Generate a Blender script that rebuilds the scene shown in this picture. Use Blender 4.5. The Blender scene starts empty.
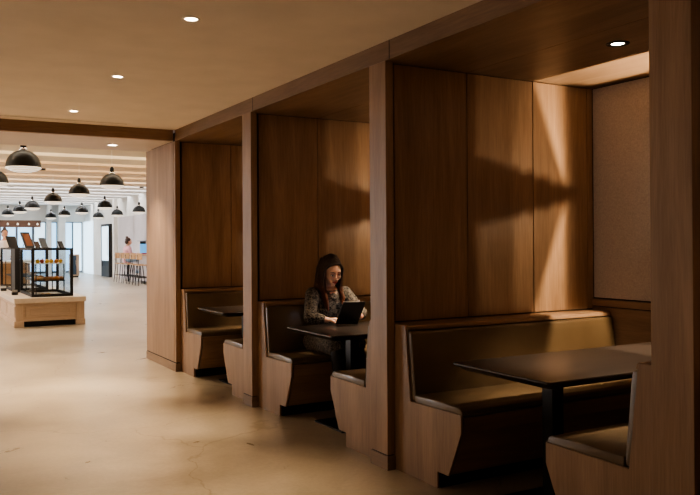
import bpy, bmesh, math, random
from mathutils import Vector, Matrix
random.seed(7)
R = math.radians
C = bpy.context.scene.collection
SC = bpy.context.scene

# ------------------------------------------------------------------ helpers
def tag(o, label=None, cat=None, group=None, kind=None):
    if label: o['label'] = label
    if cat: o['category'] = cat
    if group: o['group'] = group
    if kind: o['kind'] = kind
    return o

def thing(name, label, cat, loc=(0, 0, 0), rz=0, group=None):
    o = bpy.data.objects.new(name, None); C.objects.link(o)
    o.empty_display_size = .1
    o.location = loc; o.rotation_euler = (0, 0, rz)
    return tag(o, label, cat, group)

def obj(name, bm, mat, parent=None, smooth=False):
    me = bpy.data.meshes.new(name)
    bmesh.ops.recalc_face_normals(bm, faces=bm.faces)
    bm.to_mesh(me); bm.free()
    if smooth:
        for p in me.polygons: p.use_smooth = True
    me.materials.append(mat)
    o = bpy.data.objects.new(name, me); C.objects.link(o)
    if parent: o.parent = parent
    return o

def struct(name, bm, mat, parent=None):
    o = obj(name, bm, mat, parent)
    if not parent: o['kind'] = 'structure'
    return o

def NB(): return bmesh.new()

def box(bm, x0, x1, y0, y1, z0, z1, bev=0, seg=2):
    t = bmesh.new()
    r = bmesh.ops.create_cube(t, size=1)
    for v in t.verts:
        v.co = Vector(((x0+x1)/2+v.co.x*(x1-x0), (y0+y1)/2+v.co.y*(y1-y0), (z0+z1)/2+v.co.z*(z1-z0)))
    if bev: bmesh.ops.bevel(t, geom=t.edges[:], offset=bev, segments=seg, affect='EDGES', profile=.5)
    return merge(bm, t)

def merge(bm, t):
    m = {}
    for v in t.verts: m[v] = bm.verts.new(v.co)
    for f in t.faces:
        try: bm.faces.new([m[v] for v in f.verts])
        except ValueError: pass
    t.free(); return bm

def prism(bm, pts, axis, a, b, bev=0, seg=2):
    """extrude closed 2-D outline pts along axis between a and b. axis x: pts=(y,z); y: pts=(x,z); z: pts=(x,y)"""
    t = bmesh.new()
    def P(p, w):
        return {'x': (w, p[0], p[1]), 'y': (p[0], w, p[1]), 'z': (p[0], p[1], w)}[axis]
    va = [t.verts.new(P(p, a)) for p in pts]; vb = [t.verts.new(P(p, b)) for p in pts]
    t.faces.new(va); t.faces.new(vb[::-1])
    n = len(pts)
    for i in range(n): t.faces.new([va[i], vb[i], vb[(i+1) % n], va[(i+1) % n]])
    bmesh.ops.recalc_face_normals(t, faces=t.faces)
    if bev: bmesh.ops.bevel(t, geom=t.edges[:], offset=bev, segments=seg, affect='EDGES', profile=.5)
    return merge(bm, t)

def lathe(bm, prof, c=(0, 0, 0), n=32, closed=False):
    rings = []
    for r, z in prof:
        if r < 1e-6: rings.append([bm.verts.new((c[0], c[1], c[2]+z))])
        else: rings.append([bm.verts.new((c[0]+r*math.cos(2*math.pi*i/n), c[1]+r*math.sin(2*math.pi*i/n), c[2]+z)) for i in range(n)])
    seq = list(zip(rings, rings[1:]))
    if closed: seq.append((rings[-1], rings[0]))
    for A, B in seq:
        for i in range(n):
            j = (i+1) % n
            if len(A) == 1 and len(B) == 1: continue
            if len(A) == 1: bm.faces.new([A[0], B[i], B[j]])
            elif len(B) == 1: bm.faces.new([A[i], A[j], B[0]])
            else: bm.faces.new([A[i], A[j], B[j], B[i]])
    return bm

def tube(bm, pts, rad, n=10):
    """tapered tube with rounded ends through points"""
    pts = [Vector(p) for p in pts]
    if not hasattr(rad, '__len__'): rad = [rad]*len(pts)
    P = []; Rr = []
    d0 = (pts[1]-pts[0]).normalized(); d1 = (pts[-1]-pts[-2]).normalized()
    for a in (1.0, .8, .45): P.append(pts[0]-d0*rad[0]*a); Rr.append(rad[0]*math.sqrt(max(0, 1-a*a)))
    P += pts; Rr += list(rad)
    for a in (.45, .8, 1.0): P.append(pts[-1]+d1*rad[-1]*a); Rr.append(rad[-1]*math.sqrt(max(0, 1-a*a)))
    up = Vector((0, 0, 1)) if abs(d0.z) < .9 else Vector((1, 0, 0))
    prev = None; nrm = None
    for i, p in enumerate(P):
        if i == 0: d = d0
        elif i == len(P)-1: d = d1
        else: d = (P[i+1]-P[i-1]).normalized()
        if nrm is None: nrm = d.cross(up).normalized()
        else: nrm = (nrm-d*nrm.dot(d)).normalized()
        b = d.cross(nrm)
        if Rr[i] < 1e-5: ring = [bm.verts.new(p)]
        else: ring = [bm.verts.new(p+(nrm*math.cos(2*math.pi*k/n)+b*math.sin(2*math.pi*k/n))*Rr[i]) for k in range(n)]
        if prev:
            for k in range(n):
                j = (k+1) % n
                if len(prev) == 1: bm.faces.new([prev[0], ring[k], ring[j]])
                elif len(ring) == 1: bm.faces.new([prev[k], prev[j], ring[0]])
                else: bm.faces.new([prev[k], prev[j], ring[j], ring[k]])
        prev = ring
    return bm

def ball(bm, c, r, M=None, seg=16):
    """ellipsoid, r=(rx,ry,rz), optional matrix applied to local coordinates"""
    if not hasattr(r, '__len__'): r = (r, r, r)
    t = bmesh.new(); bmesh.ops.create_uvsphere(t, u_segments=seg, v_segments=seg//2+2, radius=1)
    for v in t.verts:
        p = Vector((v.co.x*r[0], v.co.y*r[1], v.co.z*r[2]))+Vector(c)
        v.co = M @ p if M else p
    return merge(bm, t)

def copy_tree(o, parent=None):
    c = o.copy(); C.objects.link(c)
    if parent: c.parent = parent
    for ch in list(o.children): copy_tree(ch, c)
    return c

def remesh(o, vox, it=4, fac=.5):
    m = o.modifiers.new('r', 'REMESH'); m.mode = 'VOXEL'; m.voxel_size = vox; m.use_smooth_shade = True
    s = o.modifiers.new('s', 'SMOOTH'); s.factor = fac; s.iterations = it

# ------------------------------------------------------------------ materials
def mat(name, col=(.5, .5, .5), rough=.5, metal=0, spec=.5, emit=None, es=0, trans=0, coat=0):
    m = bpy.data.materials.new(name); m.use_nodes = True
    b = m.node_tree.nodes['Principled BSDF']
    b.inputs['Base Color'].default_value = (*col, 1); b.inputs['Roughness'].default_value = rough
    b.inputs['Metallic'].default_value = metal; b.inputs['Specular IOR Level'].default_value = spec
    b.inputs['Transmission Weight'].default_value = trans; b.inputs['Coat Weight'].default_value = coat
    if emit: b.inputs['Emission Color'].default_value = (*emit, 1); b.inputs['Emission Strength'].default_value = es
    return m

def nodes(m): return m.node_tree.nodes, m.node_tree.links, m.node_tree.nodes['Principled BSDF']

def noise(N, L, vec, scale, detail=4, rough=.55, sc=(1, 1, 1), dist=0):
    mp = N.new('ShaderNodeMapping'); mp.inputs['Scale'].default_value = sc
    L.new(vec, mp.inputs['Vector'])
    n = N.new('ShaderNodeTexNoise'); n.inputs['Scale'].default_value = scale
    n.inputs['Detail'].default_value = detail; n.inputs['Roughness'].default_value = rough
    n.inputs['Distortion'].default_value = dist
    L.new(mp.outputs['Vector'], n.inputs['Vector'])
    return n.outputs['Fac']

def ramp(N, L, fac, stops):
    r = N.new('ShaderNodeValToRGB'); e = r.color_ramp.elements
    while len(e) < len(stops): e.new(.5)
    for i, (p, c) in enumerate(stops): e[i].position = p; e[i].color = (*c, 1)
    L.new(fac, r.inputs['Fac']); return r.outputs['Color']

def mixc(N, L, f, a, b, mode='MIX'):
    m = N.new('ShaderNodeMix'); m.data_type = 'RGBA'; m.blend_type = mode
    if hasattr(f, 'links'): L.new(f, m.inputs[0])
    else: m.inputs[0].default_value = f
    for s, i in ((a, 6), (b, 7)):
        if hasattr(s, 'links'): L.new(s, m.inputs[i])
        else: m.inputs[i].default_value = (*s, 1)
    return m.outputs[2]

def addbump(N, L, b, h, st, dist=.01):
    bp = N.new('ShaderNodeBump'); bp.inputs['Strength'].default_value = st; bp.inputs['Distance'].default_value = dist
    L.new(h, bp.inputs['Height']); L.new(bp.outputs['Normal'], b.inputs['Normal'])

def wood(name, grain='z', dark=(.19, .112, .066), light=(.38, .245, .155), rough=.42, spec=.4):
    m = mat(name, rough=rough, spec=spec); N, L, b = nodes(m)
    g = N.new('ShaderNodeNewGeometry').outputs['Position']
    s = {'x': (.05, 1, 1), 'y': (1, .05, 1), 'z': (1, 1, .05)}[grain]
    s2 = {'x': (.12, 1, 1), 'y': (1, .12, 1), 'z': (1, 1, .12)}[grain]
    f1 = noise(N, L, g, 90, 5, .6, s)
    f2 = noise(N, L, g, 7, 4, .6, s2, .6)
    f3 = noise(N, L, g, 300, 2, .5, {'x': (.03, 1, 1), 'y': (1, .03, 1), 'z': (1, 1, .03)}[grain])
    mid = tuple((a+c)/2 for a, c in zip(dark, light))
    c1 = ramp(N, L, f1, [(.28, dark), (.72, light)])
    c2 = ramp(N, L, f2, [(.3, tuple(x*1.05 for x in dark)), (.5, mid), (.7, tuple(x*1.05 for x in light))])
    c = mixc(N, L, .68, c1, c2)
    c3 = ramp(N, L, f3, [(.3, (.91, .91, .91)), (.65, (1.03, 1.03, 1.03))])
    c = mixc(N, L, 1, c, c3, 'MULTIPLY')
    L.new(c, b.inputs['Base Color'])
    addbump(N, L, b, f1, .08, .003)
    return m

W_V = wood('oak_vertical', 'z')
W_X = wood('oak_along_x', 'x')
W_Y = wood('oak_along_y', 'y', dark=(.15, .092, .057), light=(.31, .205, .135))
W_L = wood('pale_oak', 'x', dark=(.46, .33, .23), light=(.64, .49, .36), rough=.5)
W_LV = wood('pale_oak_upright', 'z', dark=(.46, .33, .23), light=(.64, .49, .36), rough=.5)
GROOVE = mat('shadow_gap', (.018, .01, .006), .8)

def plaster(name, col, rough=.85, sc=3):
    m = mat(name, col, rough, spec=.25); N, L, b = nodes(m)
    g = N.new('ShaderNodeNewGeometry').outputs['Position']
    f = noise(N, L, g, sc, 4)
    L.new(ramp(N, L, f, [(.3, tuple(x*.95 for x in col)), (.7, tuple(min(1, x*1.04) for x in col))]), b.inputs['Base Color'])
    addbump(N, L, b, noise(N, L, g, 160, 2), .04, .002)
    return m
PL = plaster('ceiling_paint', (.80, .72, .645))
PL_W = plaster('white_paint', (.80, .78, .74))
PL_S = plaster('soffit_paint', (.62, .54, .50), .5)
PL_LAV = plaster('greige_panel', (.55, .50, .50), .6)

def floor_mat():
    m = mat('polished_concrete', rough=.3, spec=.5); N, L, b = nodes(m)
    g = N.new('ShaderNodeNewGeometry').outputs['Position']
    f1 = noise(N, L, g, .55, 5, .55, dist=.4)
    f2 = noise(N, L, g, 2.6, 8, .68, dist=.6)
    f3 = noise(N, L, g, 34, 4, .6)
    c1 = ramp(N, L, f1, [(.32, (.25, .205, .155)), (.5, (.38, .32, .245)), (.68, (.50, .43, .34))])
    c2 = ramp(N, L, f2, [(.3, (.24, .19, .14)), (.52, (.38, .315, .24)), (.75, (.50, .43, .345))])
    c = mixc(N, L, .5, c1, c2)
    c3 = ramp(N, L, f3, [(.35, (.93, .93, .93)), (.65, (1.04, 1.04, 1.04))])
    c = mixc(N, L, 1, c, c3, 'MULTIPLY')
    # hairline cracks
    v = N.new('ShaderNodeTexVoronoi'); v.feature = 'DISTANCE_TO_EDGE'; v.inputs['Scale'].default_value = .42
    mp = N.new('ShaderNodeMapping'); nz = N.new('ShaderNodeTexNoise'); nz.inputs['Scale'].default_value = 1.6
    nz.inputs['Detail'].default_value = 6
    L.new(g, nz.inputs['Vector'])
    va = N.new('ShaderNodeVectorMath'); va.operation = 'MULTIPLY_ADD'; va.inputs[1].default_value = (.8, .8, 0)
    L.new(nz.outputs['Color'], va.inputs[0]); L.new(g, va.inputs[2]); L.new(va.outputs[0], v.inputs['Vector'])
    ck = ramp(N, L, v.outputs['Distance'], [(.0, (.72, .68, .62)), (.004, (1, 1, 1))])
    c = mixc(N, L, 1, c, ck, 'MULTIPLY')
    L.new(c, b.inputs['Base Color'])
    rr = N.new('ShaderNodeMapRange'); rr.inputs['To Min'].default_value = .2; rr.inputs['To Max'].default_value = .42
    L.new(f2, rr.inputs['Value']); L.new(rr.outputs[0], b.inputs['Roughness'])
    addbump(N, L, b, f2, .05, .01)
    return m
FLOOR = floor_mat()

def leather():
    m = mat('brown_leather', (.062, .043, .024), .36, spec=.5, coat=.15); N, L, b = nodes(m)
    g = N.new('ShaderNodeNewGeometry').outputs['Position']
    f = noise(N, L, g, 2.5, 3)
    L.new(ramp(N, L, f, [(.3, (.088, .058, .032)), (.7, (.135, .092, .052))]), b.inputs['Base Color'])
    v = N.new('ShaderNodeTexVoronoi'); v.inputs['Scale'].default_value = 420; L.new(g, v.inputs['Vector'])
    addbump(N, L, b, v.outputs['Distance'], .12, .002)
    return m
LEATH = leather()

def fabric():
    m = mat('woven_wallcovering', (.36, .29, .245), .9, spec=.15); N, L, b = nodes(m)
    g = N.new('ShaderNodeNewGeometry').outputs['Position']
    f = noise(N, L, g, 120, 3, .6, (1, 1, .6)); f2 = noise(N, L, g, 120, 3, .6, (.4, .4, 1))
    c = mixc(N, L, .5, ramp(N, L, f, [(.3, (.36, .31, .28)), (.7, (.54, .47, .42))]), ramp(N, L, f2, [(.3, (.38, .325, .295)), (.7, (.52, .45, .405))]))
    L.new(c, b.inputs['Base Color']); addbump(N, L, b, f, .2, .003)
    return m
FAB = fabric()

def table_mat():
    m = wood('ebonised_tabletop', 'x', dark=(.012, .009, .008), light=(.046, .034, .029), rough=.33, spec=.5)
    return m
TAB = table_mat()
BLK = mat('black_steel', (.012, .012, .013), .38, .6)
BLKM = mat('matte_black', (.015, .014, .014), .6)
CHR = mat('chrome', (.8, .8, .8), .18, 1)
WHT = mat('white_enamel', (.85, .83, .8), .4)
LAMP_E = mat('lamp_lens', (1, .95, .88), .3, emit=(1, .86, .68), es=14)
LAMP_B = mat('booth_lamp_lens', (1, .95, .88), .3, emit=(1, .88, .7), es=26)
DIFF = mat('pendant_diffuser', (.9, .86, .8), .35, emit=(1, .85, .68), es=.62)
STONE = plaster('pale_stone', (.68, .58, .48), .35, 14)
SHIN = mat('black_shade_enamel', (.008, .009, .008), .45, 0, .35)

def glass(name, tint=(.93, .97, 1), fac=.9, rough=.02):
    m = bpy.data.materials.new(name); m.use_nodes = True; N = m.node_tree.nodes; L = m.node_tree.links
    N.clear(); o = N.new('ShaderNodeOutputMaterial'); t = N.new('ShaderNodeBsdfTransparent'); t.inputs[0].default_value = (*tint, 1)
    g = N.new('ShaderNodeBsdfGlossy'); g.inputs['Roughness'].default_value = rough; mx = N.new('ShaderNodeMixShader')
    mx.inputs[0].default_value = 1-fac; L.new(t.outputs[0], mx.inputs[1]); L.new(g.outputs[0], mx.inputs[2]); L.new(mx.outputs[0], o.inputs[0])
    return m
GL = glass('clear_glass')
GL_T = glass('mid_gobo_glass', (.44, .44, .44), .97, .3)
GL_E = glass('rear_gobo_glass', (.50, .50, .50), .97, .3)
GL_R = glass('grey_gobo_glass', (.15, .15, .16), .97, .3)
GL_T2 = glass('dark_gobo_glass', (.10, .09, .075), .97, .3)

# ------------------------------------------------------------------ measured dimensions (metres)
A = 2.561            # plane of the pillar faces along the aisle
ZC, ZB = 2.6238, 2.5076
YN, PT, TH = 8.3006, 2.1342, .192
Y0F = 9.4756
XB = 4.357           # back wall of the booths
XE = 2.62            # bench end panels
NEAR = [YN-k*PT for k in range(5)]

# ------------------------------------------------------------------ shell
struct('floor', box(NB(), -8, 9, -5, 41, -.12, 0), FLOOR)
struct('ceiling', box(NB(), -4.5, A+.02, -5, YN+.02, ZC, ZC+.15), PL)
struct('wall_left', box(NB(), -4.65, -4.5, -5, Y0F, 0, ZC+.1), PL)
struct('wall_rear', box(NB(), -4.5, 4.6, -5.1, -5, 0, ZC+.1), PL)
# cross beam + soffit over the opening to the cafe
struct('trim_1', box(NB(), -4.5, A-.02, YN, YN+.06, ZB, ZC), W_X)
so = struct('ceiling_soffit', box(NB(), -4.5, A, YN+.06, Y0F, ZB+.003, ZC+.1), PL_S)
# fascia beam above the booths
fas = NB()
box(fas, A, A+.07, -5, YN, ZB, ZC+.02)
fa = struct('trim_2', fas, W_Y)
for k in range(1, 4):
    j = obj('fascia_joint', box(NB(), A-.0015, A+.002, NEAR[k]-.05, NEAR[k]-.044, ZB, ZC), GROOVE, fa)
# booth ceilings (wood boards with seams at X 3.224 and 3.80)
bc = NB()
box(bc, A+.07, 4.6, -5, Y0F, ZB+.022, ZB+.12)
bco = struct('ceiling_booths', bc, GROOVE)
for a, b in ((A+.071, 3.221), (3.227, 3.797), (3.803, 4.45)):
    obj('ceiling_board', box(NB(), a, b, -5, YN+TH, ZB+.001, ZB+.03), W_Y, bco)
# back wall with its cladding
wr = struct('wall_right', box(NB(), XB+.03, XB+.2, -5, Y0F, 0, ZC+.1), GROOVE)
struct('wall_rear_booth', box(NB(), A, XB+.03, -5.0, -4.9, 0, ZB), W_X)

# ------------------------------------------------------------------ partitions between the booths
plab = ['wide oak-clad wall end at the opening to the cafe, before the farthest booth',
        'oak partition with slim lit end post between the farthest booth and the seated woman',
        'oak partition and post between the seated woman and the nearest whole booth',
        'oak partition post cut by the right edge of the picture',
        'oak partition behind the camera side of the near booth']
plab2 = ['broad oak-clad wall end at the cafe opening, left of the farthest booth', 'slim lit oak end post left of the seated woman',
         'slim oak end post between the woman and the nearest whole booth', 'wide dark oak end post along the right picture edge', 'oak end post behind the camera side of the near booth']
def partition(k):
    y = NEAR[k]; far = Y0F if k == 0 else y+TH
    t = thing('booth_partition', plab[k], 'partition', (A, y, 0), 0, 'oak partitions between the booths')
    L_ = lambda bm: [setattr(v, 'co', v.co-Vector((A, y, 0))) for v in bm.verts] and bm
    # core
    obj('core', L_(box(NB(), A+.058, XB+.03, y+.052, far-.052 if k else far-.004, 0, ZB)), GROOVE, t)
    # post
    p = NB()
    if k == 0:
        box(p, A, A+.012, y+.062, far-.01, .1, ZB, .0015, 1)
        box(p, A+.002, A+.056, y, y+.056, .1, ZB, .002, 1)
        box(p, A+.012, A+.056, far-.03, far, .1, ZB)
    else:
        box(p, A, A+.056, y, far, .094, ZB, .002, 1)
    pt = thing('booth_post', plab2[k], 'post', (A, y, 0), 0, 'oak end posts of the booths')
    obj('post_cladding', L_(p), W_V, pt)
    bb = NB()
    if k == 0: box(bb, A-.004, A+.057, y-.003, far+.003, 0, .088, .0015, 1)
    else: box(bb, A-.004, A+.057, y-.004, far+.004, 0, .088, .0015, 1)
    obj('baseboard', L_(bb), W_Y, pt)
    obj('reveal', L_(box(NB(), A+.004, A+.05, y+.004, far-.004, .085, .1)), GROOVE, pt)
    for side in (0, 1):
        if side == 0: ya, yb = y+.040, y+.054
        else: ya, yb = far-.054, far-.040
        if k == 0 and side == 1: continue
        for a, b in ((2.6505, 3.2165), (3.2235, 3.7925), (3.7995, 4.316), (4.322, XB+.02)):
            obj('panel', L_(box(NB(), a, b, ya, yb, .904, ZB-.005, .001, 1)), W_V, t)
        obj('lower_panel', L_(box(NB(), 2.6505, XB+.02, ya, yb, 0, .896)), W_V, t)
    return t
for k in range(5): partition(k)
# back-wall cladding per booth
for k in range(1, 5):
    y0 = NEAR[k]+TH-.04; y1 = NEAR[k-1]+.04
    obj('fabric_panel', box(NB(), XB+.012, XB+.035, y0+.012, y1-.012, .985, ZB-.008), FAB, wr)
    obj('rail', box(NB(), XB, XB+.035, y0, y1, .925, .975, .001, 1), W_Y, wr)
    obj('wainscot', box(NB(), XB+.006, XB+.035, y0, y1, 0, .917), W_Y, wr)

# ------------------------------------------------------------------ benches
def bench(far):
    """origin on the partition panel plane at XE, floor. depth grows towards -y when far else +y"""
    s = -1 if far else 1
    W = XB-XE
    t = bpy.data.objects.new('booth_bench', None); C.objects.link(t); t.empty_display_size = .1
    out = [(0, 0), (0, .893), (.140, .893), (.150, .886), (.154, .872), (.203, .446), (.69, .452), (.69, .354), (.574, .094), (.47, .094), (.47, 0)]
    obj('end_panel', prism(NB(), [(s*u, z) for u, z in out], 'x', 0, .014, .0015, 1), W_V, t)
    body = [(.004, 0), (.004, .435), (.684, .435), (.684, .352), (.57, .098), (.004, .098)]
    obj('seat_box', prism(NB(), [(s*u, z) for u, z in body[1:]], 'x', .024, W, 0), W_X, t)
    obj('toe_kick', prism(NB(), [(s*u, z) for u, z in [(.01, 0), (.01, .1), (.468, .1), (.468, 0)]], 'x', .024, W), BLKM, t)
    # wood cap over the back rest
    cap = [(.004, .43), (.004, .893), (.160, .893), (.170, .886), (.174, .866), (.12, .863), (.12, .43)]
    obj('back_cap', prism(NB(), [(s*u, z) for u, z in cap], 'x', .014, W-.002, .001, 1), W_X, t)
    # upholstery, rounded towards the back wall
    bmc = NB()
    prof = [(.125, .44), (.125, .858), (.184, .859), (.196, .846), (.203, .80), (.236, .475), (.232, .45)]
    prism(bmc, [(s*u, z) for u, z in prof], 'x', .013, W-.003, .009, 3)
    o = obj('back_cushion', bmc, LEATH, t, True)
    sc = [(.235, .437), (.235, .488), (.45, .494), (.655, .488), (.684, .474), (.690, .452), (.680, .437)]
    bms = NB(); prism(bms, [(s*u, z) for u, z in sc], 'x', .008, W-.012, .008, 3)
    scu = obj('seat_cushion', bms, LEATH, t, True)
    pp = NB(); tube(pp, [(.012, s*.25, .455), (.012, s*.683, .455)], .0045, 8); tube(pp, [(.012, s*.688, .455), (W-.02, s*.688, .455)], .0045, 8)
    obj('piping', pp, LEATH, scu, True)
    return t
bl = {(3, 1): 'brown leather bench with lit back, far side of the nearest whole booth',
      (3, 0): 'brown leather bench near the right edge, its back towards the camera beside the end post',
      (2, 1): 'brown leather bench that the woman with the tablet sits on',
      (2, 0): 'brown leather bench facing the woman across her table',
      (1, 1): 'brown leather bench on the far side of the farthest booth, empty',
      (1, 0): 'brown leather bench on the near side of the farthest booth, only its seat end showing',
      (4, 1): 'brown leather bench beyond the right picture edge'}
protoF = bench(True); protoN = bench(False)
ff = fn = True
for k in (3, 2, 1, 4):
    for far in (1, 0):
        if (k, far) not in bl: continue
        pr = protoF if far else protoN
        if far and ff: o = pr; ff = False
        elif not far and fn: o = pr; fn = False
        else: o = copy_tree(pr)
        o.location = (XE, NEAR[k-1]+.0395 if far else NEAR[k]+TH-.0395, 0)
        tag(o, bl[(k, far)], 'bench', 'leather booth benches')

# ------------------------------------------------------------------ tables
def table():
    t = bpy.data.objects.new('booth_table', None); C.objects.link(t); t.empty_display_size = .1
    # top with under-bevelled edge; origin = table centre line at the aisle edge
    L0, L1, hw = 0, 1.66, .372
    bm = NB()
    c = .035
    def ring(i, z):
        return [bm.verts.new(p) for p in ((L0+i+c*0.4, -hw+i, z), (L1-i, -hw+i, z), (L1-i, hw-i, z), (L0+i+c*.4, hw-i, z), (L0+i, hw-i-c*.4, z), (L0+i, -hw+i+c*.4, z))]
    r = [ring(.05, .693), ring(.004, .722), ring(0, .726), ring(0, .732), ring(.003, .735)]
    bm.faces.new(r[0]); bm.faces.new(r[-1])
    for a, b in zip(r, r[1:]):
        for i in range(6): bm.faces.new([a[i], a[(i+1) % 6], b[(i+1) % 6], b[i]])
    obj('tabletop', bm, TAB, t)
    for x in (.385, 1.35):
        obj('column', box(NB(), x-.04, x+.04, -.04, .04, .012, .69, .003, 1), BLK, t)
        obj('base_plate', box(NB(), x-.22, x+.22, -.22, .22, 0, .012, .003, 1), BLK, t)
    obj('bracket', box(NB(), .15, 1.5, -.03, .03, .675, .694), BLK, t)
    return t
tl = {3: 'dark wooden table in the nearest whole booth, empty', 2: 'dark wooden table that the woman rests her forearms on',
      1: 'dark wooden table in the farthest booth', 4: 'dark wooden table beyond the right picture edge'}
tp = table()
for i, k in enumerate((3, 2, 1, 4)):
    o = tp if i == 0 else copy_tree(tp)
    o.location = (XE-.01, (NEAR[k]+TH-.04+NEAR[k-1]+.04)/2+.015, 0)
    tag(o, tl[k], 'table', 'dark booth tables')
YC = {k: (NEAR[k]+TH-.04+NEAR[k-1]+.04)/2 for k in (1, 2, 3, 4)}

# ------------------------------------------------------------------ lamps
def spot(loc, energy, angle, blend=.6, col=(1, .78, .52), rad=.03, parent=None, aim=(0, 0, -1)):
    l = bpy.data.lights.new('spot_light', 'SPOT'); l.energy = energy; l.spot_size = R(angle); l.spot_blend = blend
    l.color = col; l.shadow_soft_size = rad
    o = bpy.data.objects.new('spot_light', l); C.objects.link(o)
    o.rotation_euler = Vector(aim).to_track_quat('-Z', 'Y').to_euler()
    o.location = loc
    if parent: o.parent = parent; o.location = Vector(loc)-parent.location
    return o
def point(loc, energy, col=(1, .75, .48), rad=.01):
    l = bpy.data.lights.new('bulb_light', 'POINT'); l.energy = energy; l.color = col; l.shadow_soft_size = rad
    o = bpy.data.objects.new('bulb_light', l); C.objects.link(o); o.location = loc
    return o
def area(loc, energy, sx, sy, col=(1, 1, 1), aim=(0, 0, -1)):
    l = bpy.data.lights.new('area_light', 'AREA'); l.energy = energy; l.shape = 'RECTANGLE'; l.size = sx; l.size_y = sy; l.color = col
    o = bpy.data.objects.new('area_light', l); C.objects.link(o); o.location = loc
    o.rotation_euler = Vector(aim).to_track_quat('-Z', 'Y').to_euler(); o.visible_camera = False if False else True
    return o

def downlight(loc, label, group, r=.045, em=LAMP_E, ring=WHT, w=.013):
    t = thing('ceiling_downlight', label, 'light', loc, 0, group)
    lathe_bm = lathe(NB(), [(r, .004), (r, -.001), (r+.002, -.004), (r+w, -.004), (r+w+.003, 0), (r+w+.003, .004)], n=28)
    rg = obj('trim_ring', lathe_bm, ring, t, True)
    obj('lens', lathe(NB(), [(0, .0), (r*.99, .0), (r*.99, .003), (0, .003)], n=28), em, rg)
    return t
dl = [(1.369, .76, 'downlight in the ceiling above the camera'), (1.369, 2.44, 'downlight in the ceiling just beside the camera'),
      (1.369, 4.13, 'round ceiling downlight over the aisle, nearest of the row of three'),
      (1.369, 5.815, 'round ceiling downlight over the aisle, middle of the row of three'),
      (1.369, 7.526, 'round ceiling downlight over the aisle nearest the air slot'),
      (-1.2, 2.44, 'downlight left of the picture, near'), (-1.2, 5.815, 'downlight left of the picture, far')]
XS = 2.05
for x, y, lb in dl:
    d = downlight((x, y, ZC), lb, 'aisle downlights', .034)
    spot((x, y, ZC-.02), {.76: 70, 2.44: 110, 4.13: 190, 5.815: 300, 7.526: 420}[y], 54, 1.0, (1, .76, .48), .04, d)
d = downlight((XS, 8.975, ZB), 'round downlight in the lowered soffit before the cafe', 'aisle downlights', .05)
spot((XS, 8.975, ZB-.02), 170, 90, .9, (1, .78, .52), .04, d)
d = downlight((.3, 8.975, ZB), 'round downlight in the lowered soffit, left of the picture', 'aisle downlights', .05)
spot((.3, 8.975, ZB-.02), 300, 90, .9, (1, .78, .52), .04, d)
bll = {3: 'black-rimmed downlight in the wooden ceiling of the nearest whole booth', 2: "black-rimmed downlight in the ceiling above the woman's table",
       1: 'black-rimmed downlight in the ceiling of the farthest booth', 4: 'black-rimmed downlight in the booth beyond the right edge'}
for k in (3, 2, 1, 4):
    d = downlight((3.50, YC[k]+.005, ZB), bll[k], 'booth downlights', .036, LAMP_B, BLKM, .026)
    spot((3.513, YC[k], ZB-.012), 215, 57, .7, (1, .80, .56), .02, d)

# unseen sconces assumed per booth; side plates added as gobos to shape the light
SX, SZ, SD = 4.12, 1.73, .08
def sconce():
    t = bpy.data.objects.new('wall_sconce', None); C.objects.link(t); t.empty_display_size = .05
    obj('back_plate', box(NB(), .222, .237, -.07, .07, -.11, .11, .002, 1), BLK, t)
    obj('arm', box(NB(), .03, .225, -.005, .005, -.004, .004), BLK, t)
    obj('socket', lathe(NB(), [(0, -.026), (.003, -.026), (.003, -.018), (0, -.018)], (0, 0, 0), 12), BLK, t)
    x1 = -1.9*SD; zt = .85*SD
    fr = NB()
    for zz in (zt, -zt):
        box(fr, x1-.004, -.027, -SD-.003, SD+.003, zz-.0015, zz+.0015); box(fr, .014, .222, -SD-.003, SD+.003, zz-.0015, zz+.0015)
    box(fr, x1-.004, x1, -SD-.003, SD+.003, -zt, zt)
    obj('gobo_frame', fr, BLK, t)
    for s in (1, -1):
        # gobo plate: triangle wings that dim the light towards the aisle
        g = NB()
        y = s*SD
        P = lambda x, z: (x*SD, z*SD)
        prism(g, [P(0, 0), P(-.33, .84), P(-.8, .84), P(-.8, -.84), P(-.33, -.84)], 'y', y, y+.0008*s)
        obj('tint_gobo', g, GL_T, t)
        g = NB(); prism(g, [P(-.8, .84), P(-1.9, .84), P(-1.9, -.84), P(-.8, -.84)], 'y', y, y+.0008*s)
        # thin strips added to streak the edge of the light
        for q in range(7):
            xx = -.52-.04*q
            h = .84
            prism(g, [P(xx, h), P(xx-.016, h), P(xx-.016, -h), P(xx, -h)], 'y', y+.001*s, y+.0015*s)
        obj('dark_gobo', g, GL_T2, t)
        b = NB(); top = []; bot = []
        for i in range(31):
            xx = .12-i*.065
            hb = .05+.20*abs(min(0, xx))+(.048 if i % 2 else -.01)*min(1, abs(min(0, xx))*4)
            top.append(P(xx, hb)); bot.append(P(xx, -hb))
        prism(b, top+bot[::-1], 'y', y-.001*s, y-.0018*s)
        obj('band_gobo', b, BLKM, t)
        g = NB(); prism(g, [P(-.03, .84), P(2.7, .84), P(2.7, -.84), P(-.03, -.84)], 'y', y, y+.0008*s)
        obj('rear_gobo', g, GL_E, t)
        g = NB(); prism(g, [P(.02, .84), P(2.7, .84), P(2.7, -.84), P(.02, -.84)], 'y', y+.0015*s, y+.0022*s)
        prism(g, [P(.09, .84), P(2.7, .84), P(2.7, -.84), P(.09, -.84)], 'y', y+.003*s, y+.0036*s)
        obj('rear_gobo_layers', g, GL_E, t)
    return t
sp = sconce(); first = True
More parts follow.
